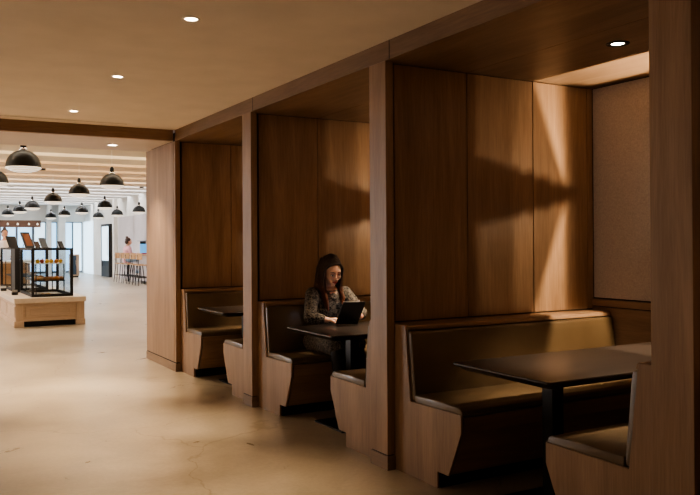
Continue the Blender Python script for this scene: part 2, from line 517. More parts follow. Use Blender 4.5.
snames = {3: 'unseen sconce with light-shaping plates on the back wall of the nearest whole booth', 2: 'unseen sconce with light-shaping plates on the back wall of the booth with the woman',
          1: 'unseen sconce with light-shaping plates on the back wall of the farthest booth', 4: 'unseen sconce with light-shaping plates in the booth beyond the right edge'}
for k in (3, 2, 1, 4):
    o = sp if first else copy_tree(sp); first = False
    o.location = (SX, YC[k], SZ); tag(o, snames[k], 'lamp', 'booth wall sconces')
    point((SX, YC[k], SZ), 105, (1, .77, .50), .0034)

# ------------------------------------------------------------------ ceiling air slot
t = thing('air_diffuser', 'long thin slot diffuser in the ceiling beside the cross beam', 'vent', (.7, 8.09, ZC))
fr = NB(); box(fr, -1.8, 1.3, -.045, -.012, -.003, .002); box(fr, -1.8, 1.3, .012, .045, -.003, .002); box(fr, 1.3, 1.32, -.045, .045, -.003, .002)
obj('frame', fr, PL, t)
obj('slot', box(NB(), -1.8, 1.3, -.012, .012, -.001, .002), GROOVE, t)

# ================================================================== CAFE
struct('ceiling_cafe', box(NB(), -8, 8, Y0F, 39.2, 3.62, 3.8), wood('cafe_ceiling_wood', 'x', dark=(.50, .33, .17), light=(.68, .48, .28), rough=.6))
struct('wall_soffit_back', box(NB(), -8, 7.7, Y0F-.06, Y0F-.004, ZB+.1, 3.7), PL_W)
struct('wall_cafe_front', box(NB(), XB+.2, 7.75, Y0F-.1, Y0F, 0, 3.7), PL_W)
struct('wall_cafe_left', box(NB(), -8.1, -8, Y0F-.1, 39.2, 0, 3.7), PL_W)
wcr = struct('wall_cafe_right', box(NB(), 7.6, 7.75, Y0F, 39, 0, 3.7), PL_W)
for i in range(5):
    a = 20.0+i*2.45; obj('wall_board', box(NB(), 7.58, 7.6, a, a+2.43, 0, 2.45), PL_LAV, wcr)
# ceiling beams, one object each
bmlab = 'white-painted ceiling beam across the cafe'
BEAM = [plaster('cream_beam', (.78, .68, .52)), wood('honey_beam', 'x', (.60, .44, .27), (.74, .57, .38), .6), plaster('white_beam', (.78, .76, .74))]
nb = 16
for i in range(nb):
    y = 11.9+i*1.72
    ci = 0 if y < 18.7 else (1 if y < 25 else 2)
    o = obj('ceiling_beam', box(NB(), -8, 7.6, y, y+1.05, 3.2, 3.62, .01, 1), BEAM[ci])
    tag(o, ['broad cream beam across the near cafe ceiling', 'broad honey wood beam across the middle of the cafe ceiling', 'broad white beam across the far cafe ceiling'][ci], 'beam', ['cream ceiling beams', 'wood ceiling beams', 'white ceiling beams'][ci])
    o['kind'] = 'structure'
# far wall, its windows and columns
DAY = mat('daylit_glass', (.5, .7, .85), .2, emit=(.36, .66, .95), es=1.25)
DAY2 = mat('frosted_glass', (.75, .85, .9), .4, emit=(.58, .80, .98), es=1.2)
struct('wall_far', box(NB(), -8, 7.75, 39.0, 39.2, 0, 3.7), PL_W)
wn = 1
for a, b, m_ in ((-1, 1.9, DAY), (2.0, 3.75, DAY2), (3.85, 4.5, DAY), (4.56, 5.2, DAY), (5.28, 5.78, DAY2), (6.02, 6.28, DAY), (6.64, 6.98, DAY), (7.02, 7.42, DAY2)):
    w = struct('window_%d' % wn, box(NB(), a-.03, b+.03, 38.94, 39.0, .02, 2.42), mat('window_frame_grey', (.18, .2, .22), .4) if wn == 1 else bpy.data.materials['window_frame_grey'])
    pn = obj('pane', box(NB(), a+.02, b-.02, 38.925, 38.95, .1, 2.38), m_, w); wn += 1
for a, b in ((5.80, 6.0), (6.30, 6.62)):
    o = obj('column', box(NB(), a, b, 38.5, 38.8, 0, 3.62, .01, 1), PL_W)
    tag(o, 'narrow white square column before the windows' if a < 6 else 'broader white square column before the windows, right of the narrow one', 'column'); o['kind'] = 'structure'
# frosted blue door panel + white pier + tall black fridge on the right
o = struct('door_1', box(NB(), 7.50, 7.6, 36.6, 38.9, 0, 2.42), DAY2)
obj('door_frame', box(NB(), 7.49, 7.6, 36.5, 36.6, 0, 2.5), WHT, o)
t = thing('display_fridge', 'tall black-framed glass fridge against the far right cafe wall', 'fridge', (7.3, 33.4, 0))
fb = NB(); box(fb, .03, .13, -.72, .72, 0, 2.2, .01, 1)
obj('cabinet', fb, BLKM, t)
fr = NB()
box(fr, 0, .03, -.72, -.62, .0, 2.2); box(fr, 0, .03, .64, .72, 0, 2.2); box(fr, 0, .03, -.62, .64, 2.1, 2.2); box(fr, 0, .03, -.62, .64, 0, .42); box(fr, 0, .03, -.62, .64, .62, .68)
obj('door_frame', fr, BLKM, t)
obj('door_glass', box(NB(), .012, .022, -.62, .64, .68, 2.1), DAY2, t)
obj('handle', tube(NB(), [(-.03, -.57, .9), (-.03, -.57, 1.8)], .015, 8), CHR, t, True)
o = obj('wall_pier', box(NB(), 7.44, 7.6, 32.4, 36.4, 0, 3.62), PL_W); tag(o, 'white wall pier around the glass fridge', 'pier'); o['kind'] = 'structure'
# bulkhead above the left windows with small bulbs
o = struct('trim_3', box(NB(), -2, 5.25, 36.6, 36.9, 2.12, 2.42), wood('brown_bulkhead', 'x', (.13, .07, .05), (.24, .14, .10)))
for i, x in enumerate((3.9, 4.3, 4.75, 5.1)):
    b = NB(); lathe(b, [(0, .10), (.012, .10), (.014, .06), (.06, .03), (.075, -.01), (.06, -.06), (0, -.085)], n=14)
    q = obj('globe_lamp', b, DIFF, o, True); q.location = (x, 36.55, 2.26); q.scale = (.6, .6, .6)

# ------------------------------------------------------------------ pendants
def pendant():
    t = bpy.data.objects.new('dome_pendant', None); C.objects.link(t); t.empty_display_size = .1
    # origin at rim centre
    outer = [(.225, 0), (.222, .03), (.212, .075), (.192, .12), (.160, .162), (.12, .195), (.075, .214), (.05, .22)]
    inner = [(r-.006, z-.004) for r, z in outer[::-1]]
    obj('shade', lathe(NB(), [(.229, -.004)]+outer+inner+[(.222, -.004)], n=36, closed=True), SHIN, t, True)
    obj('collar', lathe(NB(), [(.0, .215), (.052, .216), (.05, .245), (.042, .255), (0, .256)], n=24), CHR, t, True)
    obj('socket_cap', lathe(NB(), [(0, .25), (.034, .252), (.040, .275), (.034, .33), (.018, .36), (0, .365)], n=20), SHIN, t, True)
    obj('cord', tube(NB(), [(0, 0, .36), (0, 0, .70)], .003, 8), WHT, t, True)
    d = NB(); lathe(d, [(.222, .004), (.224, -.018), (.208, -.026), (.17, -.046), (.10, -.066), (0, -.074), (0, -.06), (.1, -.052), (.16, -.034), (.2, 0)], n=36, closed=False)
    obj('diffuser', d, DIFF, t, True)
    rb = NB()
    for rr, zz in ((.210, -.027), (.172, -.047), (.10, -.068)):
        lathe(rb, [(rr-.004, zz-.003), (rr+.004, zz-.003), (rr+.004, zz+.004), (rr-.004, zz+.004)], n=32, closed=True)
    obj('guard_ring', rb, CHR, t, True)
    return t
plist = [(3.452, 15.168, 'second largest dome pendant, hanging alone at the right near the soffit downlight'),
         (1.44, 11.6, 'largest black dome pendant, at the upper left just beyond the soffit'),
         (1.43, 15.35, 'black dome pendant cut by the left picture edge'),
         (3.40, 18.10, 'black dome pendant left of the second largest one'),
         (3.40, 21.6, 'black dome pendant third along the slanting row'),
         (3.44, 25.7, 'black dome pendant fourth along the slanting row'),
         (3.44, 28.7, 'black dome pendant fifth along the slanting row'),
         (3.44, 32.2, 'black dome pendant last of the slanting row, near the left edge'),
         (5.38, 24.6, 'black dome pendant nearest of the middle row, below the second largest'),
         (5.5, 28.8, 'black dome pendant second of the middle row'),
         (5.42, 31.8, 'black dome pendant third of the middle row'),
         (5.45, 35.2, 'black dome pendant farthest of the middle row, above the display case'),
         (7.25, 27.75, 'black dome pendant beside the pale wall end, above the stools'),
         (7.25, 31.0, 'black dome pendant between the fridge and the stools'),
         (7.2, 34.2, 'smallest black dome pendant, above the blue glass door')]
pp = pendant()
for i, (x, y, lb) in enumerate(plist):
    o = pp if i == 0 else copy_tree(pp)
    z = 2.5 if i != 1 else 2.46
    o.location = (x, y, z); tag(o, lb, 'pendant lamp', 'black dome pendants in the cafe')
    if i == 1: o.scale = (1.04, 1.04, 1.04)
    if i < 9: spot((x, y, z-.12), 55, 120, .6, (1, .82, .6), .1)
# small black spot cans between the beams
for i, (x, y) in enumerate([(2.95, 20.3), (2.95, 22.5), (2.97, 24.9), (2.96, 26.8), (3.06, 28.4), (6.35, 25.75), (6.8, 25.7)]):
    b = NB(); lathe(b, [(0, .22), (.02, .22), (.02, .14), (.075, .14), (.08, .0), (.07, 0), (.065, .03), (0, .03)], n=18)
    o = thing('ceiling_spot', 'small dark spot can under the cafe ceiling, in the left row' if i < 5 else 'small dark spot can on the wooden ceiling strip near the pale wall end', 'light', (x, y, 3.2), 0, 'ceiling spot cans')
    obj('can', b, BLKM, o, True)
    obj('lens', lathe(NB(), [(0, .028), (.06, .028), (.06, .02), (0, .02)], n=16), LAMP_E, o)
    obj('stem', tube(NB(), [(0, 0, .2), (0, 0, .44)], .012, 8), BLKM, o)

# ------------------------------------------------------------------ pastry counter
t = thing('pastry_counter', 'low pale oak display counter with stone top, standing in the cafe', 'counter', (1.6, 14.05, 0))
D_ = 4.6
obj('body', box(NB(), .02, 1.11, .02, D_, .095, .405), W_L, t)
cw = NB()
box(cw, .01, .13, .0, .04, .095, .4); box(cw, .99, 1.12, 0, .04, .095, .4); box(cw, .13, .99, .004, .03, .095, .125); box(cw, .13, .99, .004, .03, .372, .4)
obj('corner_stile', cw, W_LV, t)
fp = NB(); box(fp, .17, .95, .010, .03, .16, .345, .006, 1)
fpo = obj('front_panel', fp, W_L, t)
fi = NB()
for a in ((.24, .88, .20, .214), (.24, .88, .292, .306)): box(fi, a[0], a[1], .002, .015, a[2], a[3], .002, 1)
for a in ((.24, .254), (.866, .88)): box(fi, a[0], a[1], .002, .015, .20, .306, .002, 1)
obj('panel_moulding', fi, W_L, fpo)
for i in range(4):
    a = .12+i*1.12; obj('side_panel', box(NB(), .006, .03, a, a+1.02, .16, .345, .006, 1), W_LV, t)
for x0 in (0, .99):
    for y0 in (0, D_-.16): obj('foot', box(NB(), x0-.012, x0+.142, y0-.012, y0+.16, 0, .1, .004, 1), W_L, t)
obj('side_plinth', box(NB(), 0, .03, .16, D_-.16, 0, .095), W_L, t)
obj('toe_kick', box(NB(), .06, 1.06, .09, D_-.1, .0, .095), BLKM, t)
obj('countertop', box(NB(), -.01, 1.145, -.03, D_+.03, .40, .486, .006, 2), STONE, t)

def case(x, y, w, d, z0, z1, label):
    t = thing('display_case', label, 'display case', (x, y, z0), 0, 'black-framed display cases')
    h = z1-z0; b = .045
    f = NB()
    for xx in (0, w-b):
        for yy in (0, d-b): box(f, xx, xx+b, yy, yy+b, 0, h)
    for zz, bb in ((0, .045), (h-.035, .035)):
        box(f, b, w-b, 0, b, zz, zz+bb); box(f, b, w-b, d-b, d, zz, zz+bb); box(f, 0, b, b, d-b, zz, zz+bb); box(f, w-b, w, b, d-b, zz, zz+bb)
    obj('frame', f, BLKM, t)
    g = NB(); box(g, b, w-b, .012, .018, .045, h-.035); obj('glass_front', g, GL, t)
    for xx in (.012, w-.018): obj('glass_side', box(NB(), xx, xx+.006, b, d-b, .045, h-.035), GL, t)
    obj('glass_top', box(NB(), b, w-b, b, d-b, h-.02, h-.012), GL, t)
    for zz in (.26, .56):
        s = NB(); box(s, .07, w-.12, .1, d-.1, zz, zz+.012); o = obj('shelf', s, WHT if zz > .3 else BLKM, t)
    st = NB()
    for xx in (.08, w-.14):
        for yy in (.12, d-.14): box(st, xx, xx+.016, yy, yy+.016, .04, .56)
    obj('shelf_post', st, BLKM, t)
    return t
case(1.885, 14.22, .68, 1.5, .487, 1.32, 'black-framed glass pastry case on the front of the low counter')
case(1.80, 16.35, .68, 1.9, .487, 1.32, 'black-framed glass case behind the front one, nearer the left picture edge')
# wide black pier between the cases
o = obj('black_pier', box(NB(), 1.80, 1.89, 15.76, 16.30, .487, 1.31, .004, 1), BLKM); tag(o, 'upright black box between the two glass cases', 'box')
FR = [mat('yellow_skin', (.75, .42, .06), .4), mat('orange_skin', (.72, .24, .04), .4), mat('red_skin', (.42, .07, .04), .35), mat('bread_crust', (.46, .19, .06), .6), mat('pale_crust', (.66, .42, .2), .6)]
zS = .487+.572; zT = .487+.272
def fruit(x, y, z, r, m, nm, lab, cat, grp, stem=True):
    b = NB(); lathe(b, [(0, .08*r), (.45*r, 0), (.85*r, .4*r), (r, .95*r), (.82*r, 1.5*r), (.4*r, 1.85*r), (.12*r, 1.78*r), (0, 1.6*r)], n=14)
    if not stem: b.free(); b = NB(); lathe(b, [(0, 0), (.8*r, 0), (r, .35*r), (.85*r, .85*r), (.4*r, 1.1*r), (0, 1.15*r)], n=14)
    o = obj(nm, b, m, None, True); o.location = (x, y, z); tag(o, lab, cat, grp)
    if not stem: o.scale = (random.uniform(.95, 1.35), .9, random.uniform(.75, 1.25)); o.rotation_euler.z = random.uniform(-.5, .5)
    else:
        obj('stem', tube(NB(), [(0, 0, 1.65*r), (.01, 0, 2.2*r)], .004, 6), BLKM, o)
for i in range(6):
    fruit(2.01+i*.076, 14.40+.03*(i % 2), zS, .038, FR[(0, 2, 0, 0, 1, 0)[i]], 'fruit', 'round fruit on the upper shelf of the pastry case', 'fruit', 'fruit on the upper case shelf')
for i in range(6):
    fruit(1.99+i*.082, 14.42+.05*(i % 2), zT, .056, FR[(3, 4, 3, 3, 1, 3)[i]], 'bread_roll', 'crusted roll on the lower shelf of the pastry case', 'bread', 'rolls on the lower case shelf', False)
for i in range(5):
    fruit(2.01+i*.082, 14.62, zT+.0, .064, FR[3 if i % 2 else 4], 'bread_roll', 'brown crusted roll at the back of the lower case shelf', 'bread', 'rolls at the back of the lower shelf', False)
pl = obj('plate', lathe(NB(), [(0, 0), (.10, 0), (.15, .02), (.145, .024), (.1, .008), (0, .008)], n=28), WHT, None, True); pl.location = (2.13, 14.45, .487+.002); tag(pl, 'white plate of pastries on the floor of the pastry case', 'plate')
for i in range(4): fruit(2.06+i*.045, 14.44+.04*(i % 2), .497, .034, FR[4], 'pastry', 'small golden pastry on the white plate in the case', 'pastry', 'pastries on the plate', False)

# books and boards on easels on top of the cases
BK = [mat('slate_cover', (.02, .018, .02), .7), mat('orange_cover', (.22, .07, .025), .7), mat('grey_cover', (.10, .115, .14), .7), mat('brown_cover', (.05, .028, .02), .7)]
def easel(x, y, z, w, h, m, rz, label, cat='book'):
    t = thing('book_on_stand', label, cat, (x, y, z), rz)
    b = NB(); box(b, -w/2, w/2, -.012, .012, 0, h, .002, 1)
    for v in b.verts: v.co = Matrix.Rotation(R(-24), 4, 'X') @ v.co
    cv = obj('cover', b, BK[0] if m is BK[1] else m, t)
    if m is BK[1]:
        b3 = NB(); box(b3, -w/2+.03, w/2-.03, -.015, -.011, .04, h-.04)
        for v in b3.verts: v.co = Matrix.Rotation(R(-24), 4, 'X') @ v.co
        obj('cover_picture', b3, m, cv)
    b2 = NB(); box(b2, -w/2+.01, w/2-.01, .012, .022, .005, h-.008)
    for v in b2.verts: v.co = Matrix.Rotation(R(-24), 4, 'X') @ v.co
    obj('pages', b2, WHT, t)
    lg = NB(); tube(lg, [(0, .05, .0), (0, h*.34, h*.75)], .006, 6) if False else tube(lg, [(0, .30*h+.07, 0.006), (0, .30*h, h*.7)], .006, 6)
    tube(lg, [(-w/2, -.03, .006), (w/2, -.03, .006)], .006, 6); tube(lg, [(0, -.03, .006), (0, .30*h+.07, .006)], .006, 6)
    obj('stand', lg, BLKM, t)
easel(1.90, 16.75, 1.32, .23, .25, BK[0], R(38), 'dark slate board leaning on a stand on the rear case')
easel(2.04, 15.55, 1.32, .22, .32, BK[1], R(42), 'orange and brown cookbook leaning on a stand, tallest of the books')
easel(2.16, 15.40, 1.32, .11, .13, BK[3], R(40), 'small dark brown book between the cookbook and the grey one')
easel(2.22, 15.0, 1.32, .15, .20, BK[2], R(42), 'grey covered book on a stand on the front case')
easel(2.44, 14.55, 1.32, .12, .13, BK[0], R(48), 'small black card leaning on a stand at the right end of the front case', 'sign')
# little card holder on the counter at the left
for i, (xx, yy) in enumerate(((1.72, 15.1), (1.69, 16.6))):
    t = thing('card_holder', ['small black card holder on the stone counter beside the cases', 'small black card holder at the left end of the stone counter'][i], 'card holder', (xx, yy, .486))
    obj('base', box(NB(), -.05, .05, -.06, .06, 0, .05, .004, 1), BLKM, t)
    obj('card', box(NB(), -.045, .045, -.003, .003, .05, .09), WHT, t)

# second counter further back
t = thing('service_counter', 'wooden service counter behind the glass cases at the left edge', 'counter', (1.2, 20.6, 0))
obj('body', box(NB(), 0, 1.5, 0, .7, .08, .92), wood('honey_oak', 'x', (.34, .21, .12), (.5, .33, .2)), t)
obj('toe_kick', box(NB(), .04, 1.46, .05, .65, 0, .08), BLKM, t)
obj('worktop', box(NB(), -.03, 1.53, -.03, .73, .92, .96, .004, 1), STONE, t)
# small cabinet before the windows
t = thing('side_cabinet', 'small wooden side cabinet with a dark front, right of the glass case', 'cabinet', (5.95, 33.5, 0))
obj('carcass', box(NB(), 0, .34, 0, .45, .06, .95, .004, 1), W_LV, t)
obj('door', box(NB(), .03, .22, -.015, 0, .12, .9), mat('dark_blue_door', (.05, .09, .14), .4), t)
obj('handle', tube(NB(), [(.19, -.035, .5), (.19, -.035, .7)], .008, 8), CHR, t)
obj('plinth', box(NB(), .03, .31, .03, .42, 0, .06), BLKM, t)

# ------------------------------------------------------------------ bar counter, stools
BARW = wood('bar_oak', 'y', (.44, .26, .12), (.62, .40, .22))
t = thing('bar_counter', 'high counter with thin wooden top along the right cafe wall', 'counter', (7.1, 25.3, 0))
obj('worktop', box(NB(), 0, .5, 0, 3.7, .97, 1.01, .004, 1), BARW, t)
obj('front_panel', box(NB(), .12, .14, .1, 3.6, .1, .97), PL_LAV, t)
for y_ in (.05, 3.6): obj('leg', box(NB(), .03, .08, y_, y_+.05, 0, .97), BLKM, t)
obj('footrail', tube(NB(), [(.05, .07, .25), (.05, 3.6, .25)], .015, 8), BLKM, t)
def stool():
    t = bpy.data.objects.new('bar_stool', None); C.objects.link(t)
    obj('seat', box(NB(), -.19, .19, -.19, .19, .66, .69, .012, 2), BARW, t, True)
    b = NB()
    for i in range(9):
        a = R(115+i*130/8); b_ = R(115+(i+1)*130/8)
        if i == 8: break
        p = [(.20*math.cos(a), .20*math.sin(a)), (.20*math.cos(b_), .20*math.sin(b_)), (.218*math.cos(b_), .218*math.sin(b_)), (.218*math.cos(a), .218*math.sin(a))]
        prism(b, p, 'z', .86, 1.06)
    obj('backrest', b, BARW, t)
    for sx in (-1, 1):
        for sy in (-1, 1): obj('leg', tube(NB(), [(sx*.15, sy*.15, .665), (sx*.21, sy*.21, .01)], .012, 8), BLKM, t)
    for sy in (-1, 1): obj('back_post', tube(NB(), [(-.17, sy*.09, .68), (-.205, sy*.09, 1.0)], .009, 8), BLKM, t)
    f = NB(); q = .185
    tube(f, [(-q, -q, .26), (q, -q, .26), (q, q, .26), (-q, q, .26), (-q, -q, .26)], .008, 6)
    obj('footrest', f, BLKM, t)
    return t
st = stool()
sl = ['wooden-backed bar stool at the near end of the high counter', 'wooden-backed bar stool second from the near end of the high counter', 'wooden-backed bar stool in the middle of the row',
      'wooden-backed bar stool that the person in pink and white sits on', 'wooden-backed bar stool at the far end, next to the fridge']
for i, y in enumerate((26.5, 27.3, 28.1, 28.75, 29.5)):
    o = st if i == 0 else copy_tree(st); o.location = (6.83, y-.85, 0); tag(o, sl[i], 'stool', 'bar stools along the high counter')
t = thing('counter_display', 'small blue screen standing on the high counter', 'screen', (7.32, 27.3, 1.01))
obj('screen', box(NB(), -.16, .16, -.02, .02, .04, .36, .005, 1), mat('blue_screen', (.08, .25, .5), .3, emit=(.12, .4, .75), es=.7), t)
obj('foot', box(NB(), -.08, .08, -.06, .06, 0, .04, .004, 1), mat('red_plastic', (.4, .05, .04), .4), t)
t = thing('wall_shelf', 'thin grey shelf on the pale wall above the high counter', 'shelf', (7.35, 26.4, 1.46))
obj('board', box(NB(), 0, .23, 0, 2.0, 0, .03), bpy.data.materials['window_frame_grey'], t)
for yy in (.2, 1.7): obj('bracket', box(NB(), .03, .23, yy, yy+.03, -.12, 0), BLKM, t)

# ================================================================== PEOPLE
SKIN = mat('skin', (.62, .36, .26), .5, spec=.35)
SKIN.node_tree.nodes['Principled BSDF'].inputs['Subsurface Weight'].default_value = .08
def hair_mat(name, top, tip, z0, z1):
    m = mat(name, top, .42, spec=.5); N, L, b = nodes(m)
    g = N.new('ShaderNodeNewGeometry').outputs['Position']
    sx = N.new('ShaderNodeSeparateXYZ'); L.new(g, sx.inputs[0])
    mr = N.new('ShaderNodeMapRange'); mr.inputs['From Min'].default_value = z0; mr.inputs['From Max'].default_value = z1
    L.new(sx.outputs['Z'], mr.inputs['Value'])
    c = mixc(N, L, mr.outputs[0], tip, top)
    f = noise(N, L, g, 420, 3, .6, (1, 1, .06))
    c2 = mixc(N, L, 1, c, ramp(N, L, f, [(.3, (.5, .5, .5)), (.7, (1.35, 1.3, 1.25))]), 'MULTIPLY')
    L.new(c2, b.inputs['Base Color']); addbump(N, L, b, f, .6, .004)
    return m
def dress_mat():
    m = mat('patterned_dress', (.1, .09, .08), .85, spec=.2); N, L, b = nodes(m)
    g = N.new('ShaderNodeNewGeometry').outputs['Position']
    f = noise(N, L, g, 75, 3, .7, dist=1.5)
    c = ramp(N, L, f, [(.44, (.020, .018, .020)), (.50, (.10, .085, .075)), (.56, (.24, .205, .17))])
    L.new(c, b.inputs['Base Color']); return m

def lerp(a, b, t): return Vector(a)*(1-t)+Vector(b)*t
def hand(bm, wrist, palm_dir, out_dir, curl, thumb_side, sz=1.0):
    """wrist, unit direction along the palm, unit normal of palm (back of hand -> palm), curl in radians; thumb_side=+1/-1"""
    d = Vector(palm_dir).normalized(); n = Vector(out_dir).normalized(); n = (n-d*n.dot(d)).normalized(); s = d.cross(n)*thumb_side
    w = Vector(wrist)
    pl = .082*sz
    for i in range(4):
        o = s*(.026-.0175*i)*sz
        tube(bm, [w+o*.45, w+d*pl*.5+o*.9, w+d*pl+o], [.0125*sz, .0125*sz, .0105*sz], 8)
    lens = (.066, .075, .069, .054)
    for i in range(4):
        o = s*(.0275-.0185*i)*sz; p = w+d*pl+o
        pts = [p]; ang = 0
        for j, fr_ in enumerate((.45, .3, .25)):
            ang += curl*(.9 if j == 0 else 1.0)+.05*i
            dd = d*math.cos(ang)+n*math.sin(ang)
            p = p+dd*lens[i]*fr_*sz; pts.append(p)
        tube(bm, pts, [.0088*sz, .0085*sz, .008*sz, .007*sz], 8)
    # thumb leaves the side of the palm near the base
    p0 = w+d*.022*sz+s*.022*sz
    p1 = p0+(d*.6+s*.8+n*.25).normalized()*.038*sz
    p2 = p1+(d*.85+s*.3+n*.5).normalized()*.03*sz
    p3 = p2+(d*.85+n*.6).normalized()*.024*sz
    tube(bm, [p0, p1, p2, p3], [.0135*sz, .0115*sz, .0095*sz, .008*sz], 8)

def build_head(bm, M, k=1.0):
    """head in local coords: -y forward, origin at skull centre level with the eyes"""
    B = lambda c, r: ball(bm, Vector(c)*k, tuple(q*k for q in r), M)
    B((0, .018, .035), (.074, .090, .084)); B((0, -.008, .005), (.068, .080, .085))
    B((0, -.026, -.045), (.052, .058, .062)); B((0, -.056, -.088), (.022, .022, .022))      # jaw, chin
    for s in (-1, 1):
        B((s*.036, -.052, -.032), (.024, .026, .026))                                  # cheeks
        B((s*.072, .012, -.012), (.010, .018, .030))                                   # ears
        B((s*.028, -.070, .022), (.024, .014, .009))                                   # brow
        B((s*.011, -.094, -.036), (.009, .011, .008))                                  # nostril wings
    tube_pts = [M @ (Vector(p)*k) for p in ((0, -.080, .012), (0, -.092, -.012), (0, -.102, -.032))]
    tube(bm, tube_pts, [.008*k, .009*k, .011*k], 8)
    B((0, -.078, -.060), (.022, .013, .010)); B((0, -.074, -.070), (.019, .013, .009))

# ---- woman in the middle booth
WX, WY = 3.10, 5.75
root = thing('person', 'woman with long brown hair and patterned dress, seated in the middle booth reading a tablet', 'person', (WX, 5.86, 0))
RL = Vector(root.location)
def localise(o):
    for v in o.data.vertices: v.co -= RL
HM = Matrix.Translation((3.092, 5.715, 1.158)) @ Matrix.Rotation(R(-3), 4, 'Y') @ Matrix.Rotation(R(-4), 4, 'Z') @ Matrix.Rotation(R(23), 4, 'X')
bm = NB()
build_head(bm, HM)
neckb = HM @ Vector((0, .03, -.06))
tube(bm, [(3.10, 5.79, .985), (3.10, 5.775, 1.04), neckb], [.055, .046, .050], 14)
# torso
tube(bm, [(3.10, 5.87, .58), (3.10, 5.865, .70), (3.10, 5.83, .84), (3.10, 5.80, .95)], [.115, .098, .108, .10], 16)
ball(bm, (3.10, 5.80, .93), (.155, .085, .075)); ball(bm, (3.10, 5.87, .56), (.165, .12, .10))
shR = (2.945, 5.785, .965); shL = (3.255, 5.785, .965)      # her right is image left
elR = (2.835, 5.62, .795); elL = (3.335, 5.645, .80)
wrR = (2.950, 5.525, .774); wrL = (3.240, 5.505, .785)
tube(bm, [shR, lerp(shR, elR, .5), elR], [.050, .042, .036], 12); tube(bm, [elR, lerp(elR, wrR, .35), wrR], [.036, .034, .023], 12)
tube(bm, [shL, lerp(shL, elL, .5), elL], [.050, .042, .036], 12); tube(bm, [elL, lerp(elL, wrL, .35), wrL], [.036, .034, .023], 12)
# legs
hip = {-1: (3.02, 5.86, .565), 1: (3.18, 5.86, .565)}
knee = {-1: (2.99, 5.44, .575), 1: (3.16, 5.43, .575)}
ank = {-1: (2.985, 5.36, .10), 1: (3.15, 5.33, .10)}
for s in (-1, 1):
    tube(bm, [hip[s], lerp(hip[s], knee[s], .5), knee[s]], [.085, .073, .056], 14)
    tube(bm, [knee[s], lerp(knee[s], ank[s], .35), ank[s]], [.054, .052, .033], 12)
    a = Vector(ank[s]); tube(bm, [a+Vector((0, .03, -.055)), a+Vector((0, -.06, -.06)), a+Vector((0, -.13, -.072))], [.032, .034, .022], 12)
# hands: right one on the table at the tablet's lower corner, left one gripping its side
hand(bm, wrR, (.90, -.30, .02), (.1, .1, -1), .35, -1, .95)
hand(bm, wrL, (-.25, -.30, .85), (-.75, .45, .1), .55, -1, .95)
body = obj('body', bm, SKIN, root, True); localise(body)
remesh(body, .0045, 5)

# dress: torso, sleeves, skirt
DR = dress_mat()
bm = NB()
tube(bm, [(3.10, 5.87, .56), (3.10, 5.865, .70), (3.10, 5.825, .84), (3.10, 5.80, .925)], [.135, .112, .128, .113], 18)
ball(bm, (3.10, 5.80, .925), (.185, .10, .078)); ball(bm, (3.10, 5.87, .565), (.195, .135, .115))
ball(bm, (3.04, 5.735, .875), (.055, .05, .055)); ball(bm, (3.16, 5.735, .875), (.055, .05, .055))
for s, (sh, el, wr) in ((-1, (shR, elR, wrR)), (1, (shL, elL, wrL))):
    w2 = lerp(el, wr, .66)
    tube(bm, [sh, lerp(sh, el, .5), el], [.062, .056, .050], 14); tube(bm, [el, lerp(el, w2, .5), w2], [.050, .046, .040], 14)
    tube(bm, [hip[s], lerp(hip[s], knee[s], .5), lerp(hip[s], knee[s], .97)], [.112, .095, .082], 14)
tube(bm, [(3.10, 5.83, .575), (3.085, 5.62, .575), (3.08, 5.50, .57)], [.11, .085, .078], 14)
# collar roll around a V neck
tube(bm, [(3.045, 5.81, 1.0), (3.055, 5.745, .985), (3.092, 5.695, .925)], [.018, .016, .012], 10)
tube(bm, [(3.155, 5.81, 1.0), (3.147, 5.745, .985), (3.108, 5.695, .925)], [.018, .016, .012], 10)
dress = obj('dress', bm, DR, root, True); localise(dress); dress['label'] = 'dark long-sleeved dress with a pale pattern'
remesh(dress, .007, 4)
# skin showing at the chest inside the V
bm = NB(); prism(bm, [(3.062, .985), (3.138, .985), (3.103, .905)], 'y', 5.692, 5.70, .003, 1)
for v in bm.verts: v.co.y += (.985-v.co.z)*-.10+.012
ch = obj('neckline', bm, SKIN, root, True); localise(ch)
# tights + shoes
TI = mat('black_tights', (.012, .011, .012), .7)
for s in (-1, 1):
    bm = NB(); tube(bm, [lerp(hip[s], knee[s], .85), knee[s], lerp(knee[s], ank[s], .35), ank[s]], [.066, .062, .057, .038], 14)
    o = obj('tights_leg', bm, TI, root, True); localise(o)
    a = Vector(ank[s]); bm = NB()
    tube(bm, [a+Vector((0, .035, -.055)), a+Vector((0, -.06, -.062)), a+Vector((0, -.14, -.072))], [.040, .040, .027], 14)
    o = obj('shoe', bm, BLKM, root, True); localise(o)
# face details
EYE = mat('eye_white', (.7, .66, .6), .3); IRIS = mat('iris', (.03, .018, .012), .2); LIP = mat('lips', (.42, .08, .07), .4); BROW = mat('eyebrow', (.05, .025, .015), .7)
for s in (-1, 1):
    bm = NB(); ball(bm, (s*.030, -.0755, -.001), (.0135, .009, .0065), HM, 12); eyo = o = obj('eye', bm, EYE, root, True); localise(o)
    bm = NB(); ball(bm, (s*.030, -.0835, -.003), (.006, .003, .0055), HM, 10); o = obj('iris', bm, IRIS, eyo, True); localise(o)
    bm = NB(); tube(bm, [HM @ Vector(p) for p in ((s*.016, -.083, .0035), (s*.030, -.0865, .0075), (s*.045, -.077, .002))], [.0016, .0028, .002], 6); o = obj('eyelashes', bm, BROW, root, True); localise(o)
    bm = NB(); tube(bm, [HM @ Vector(p) for p in ((s*.013, -.087, .021), (s*.030, -.087, .028), (s*.049, -.073, .022))], [.003, .0036, .0018], 6); o = obj('eyebrow', bm, BROW, root, True); localise(o)
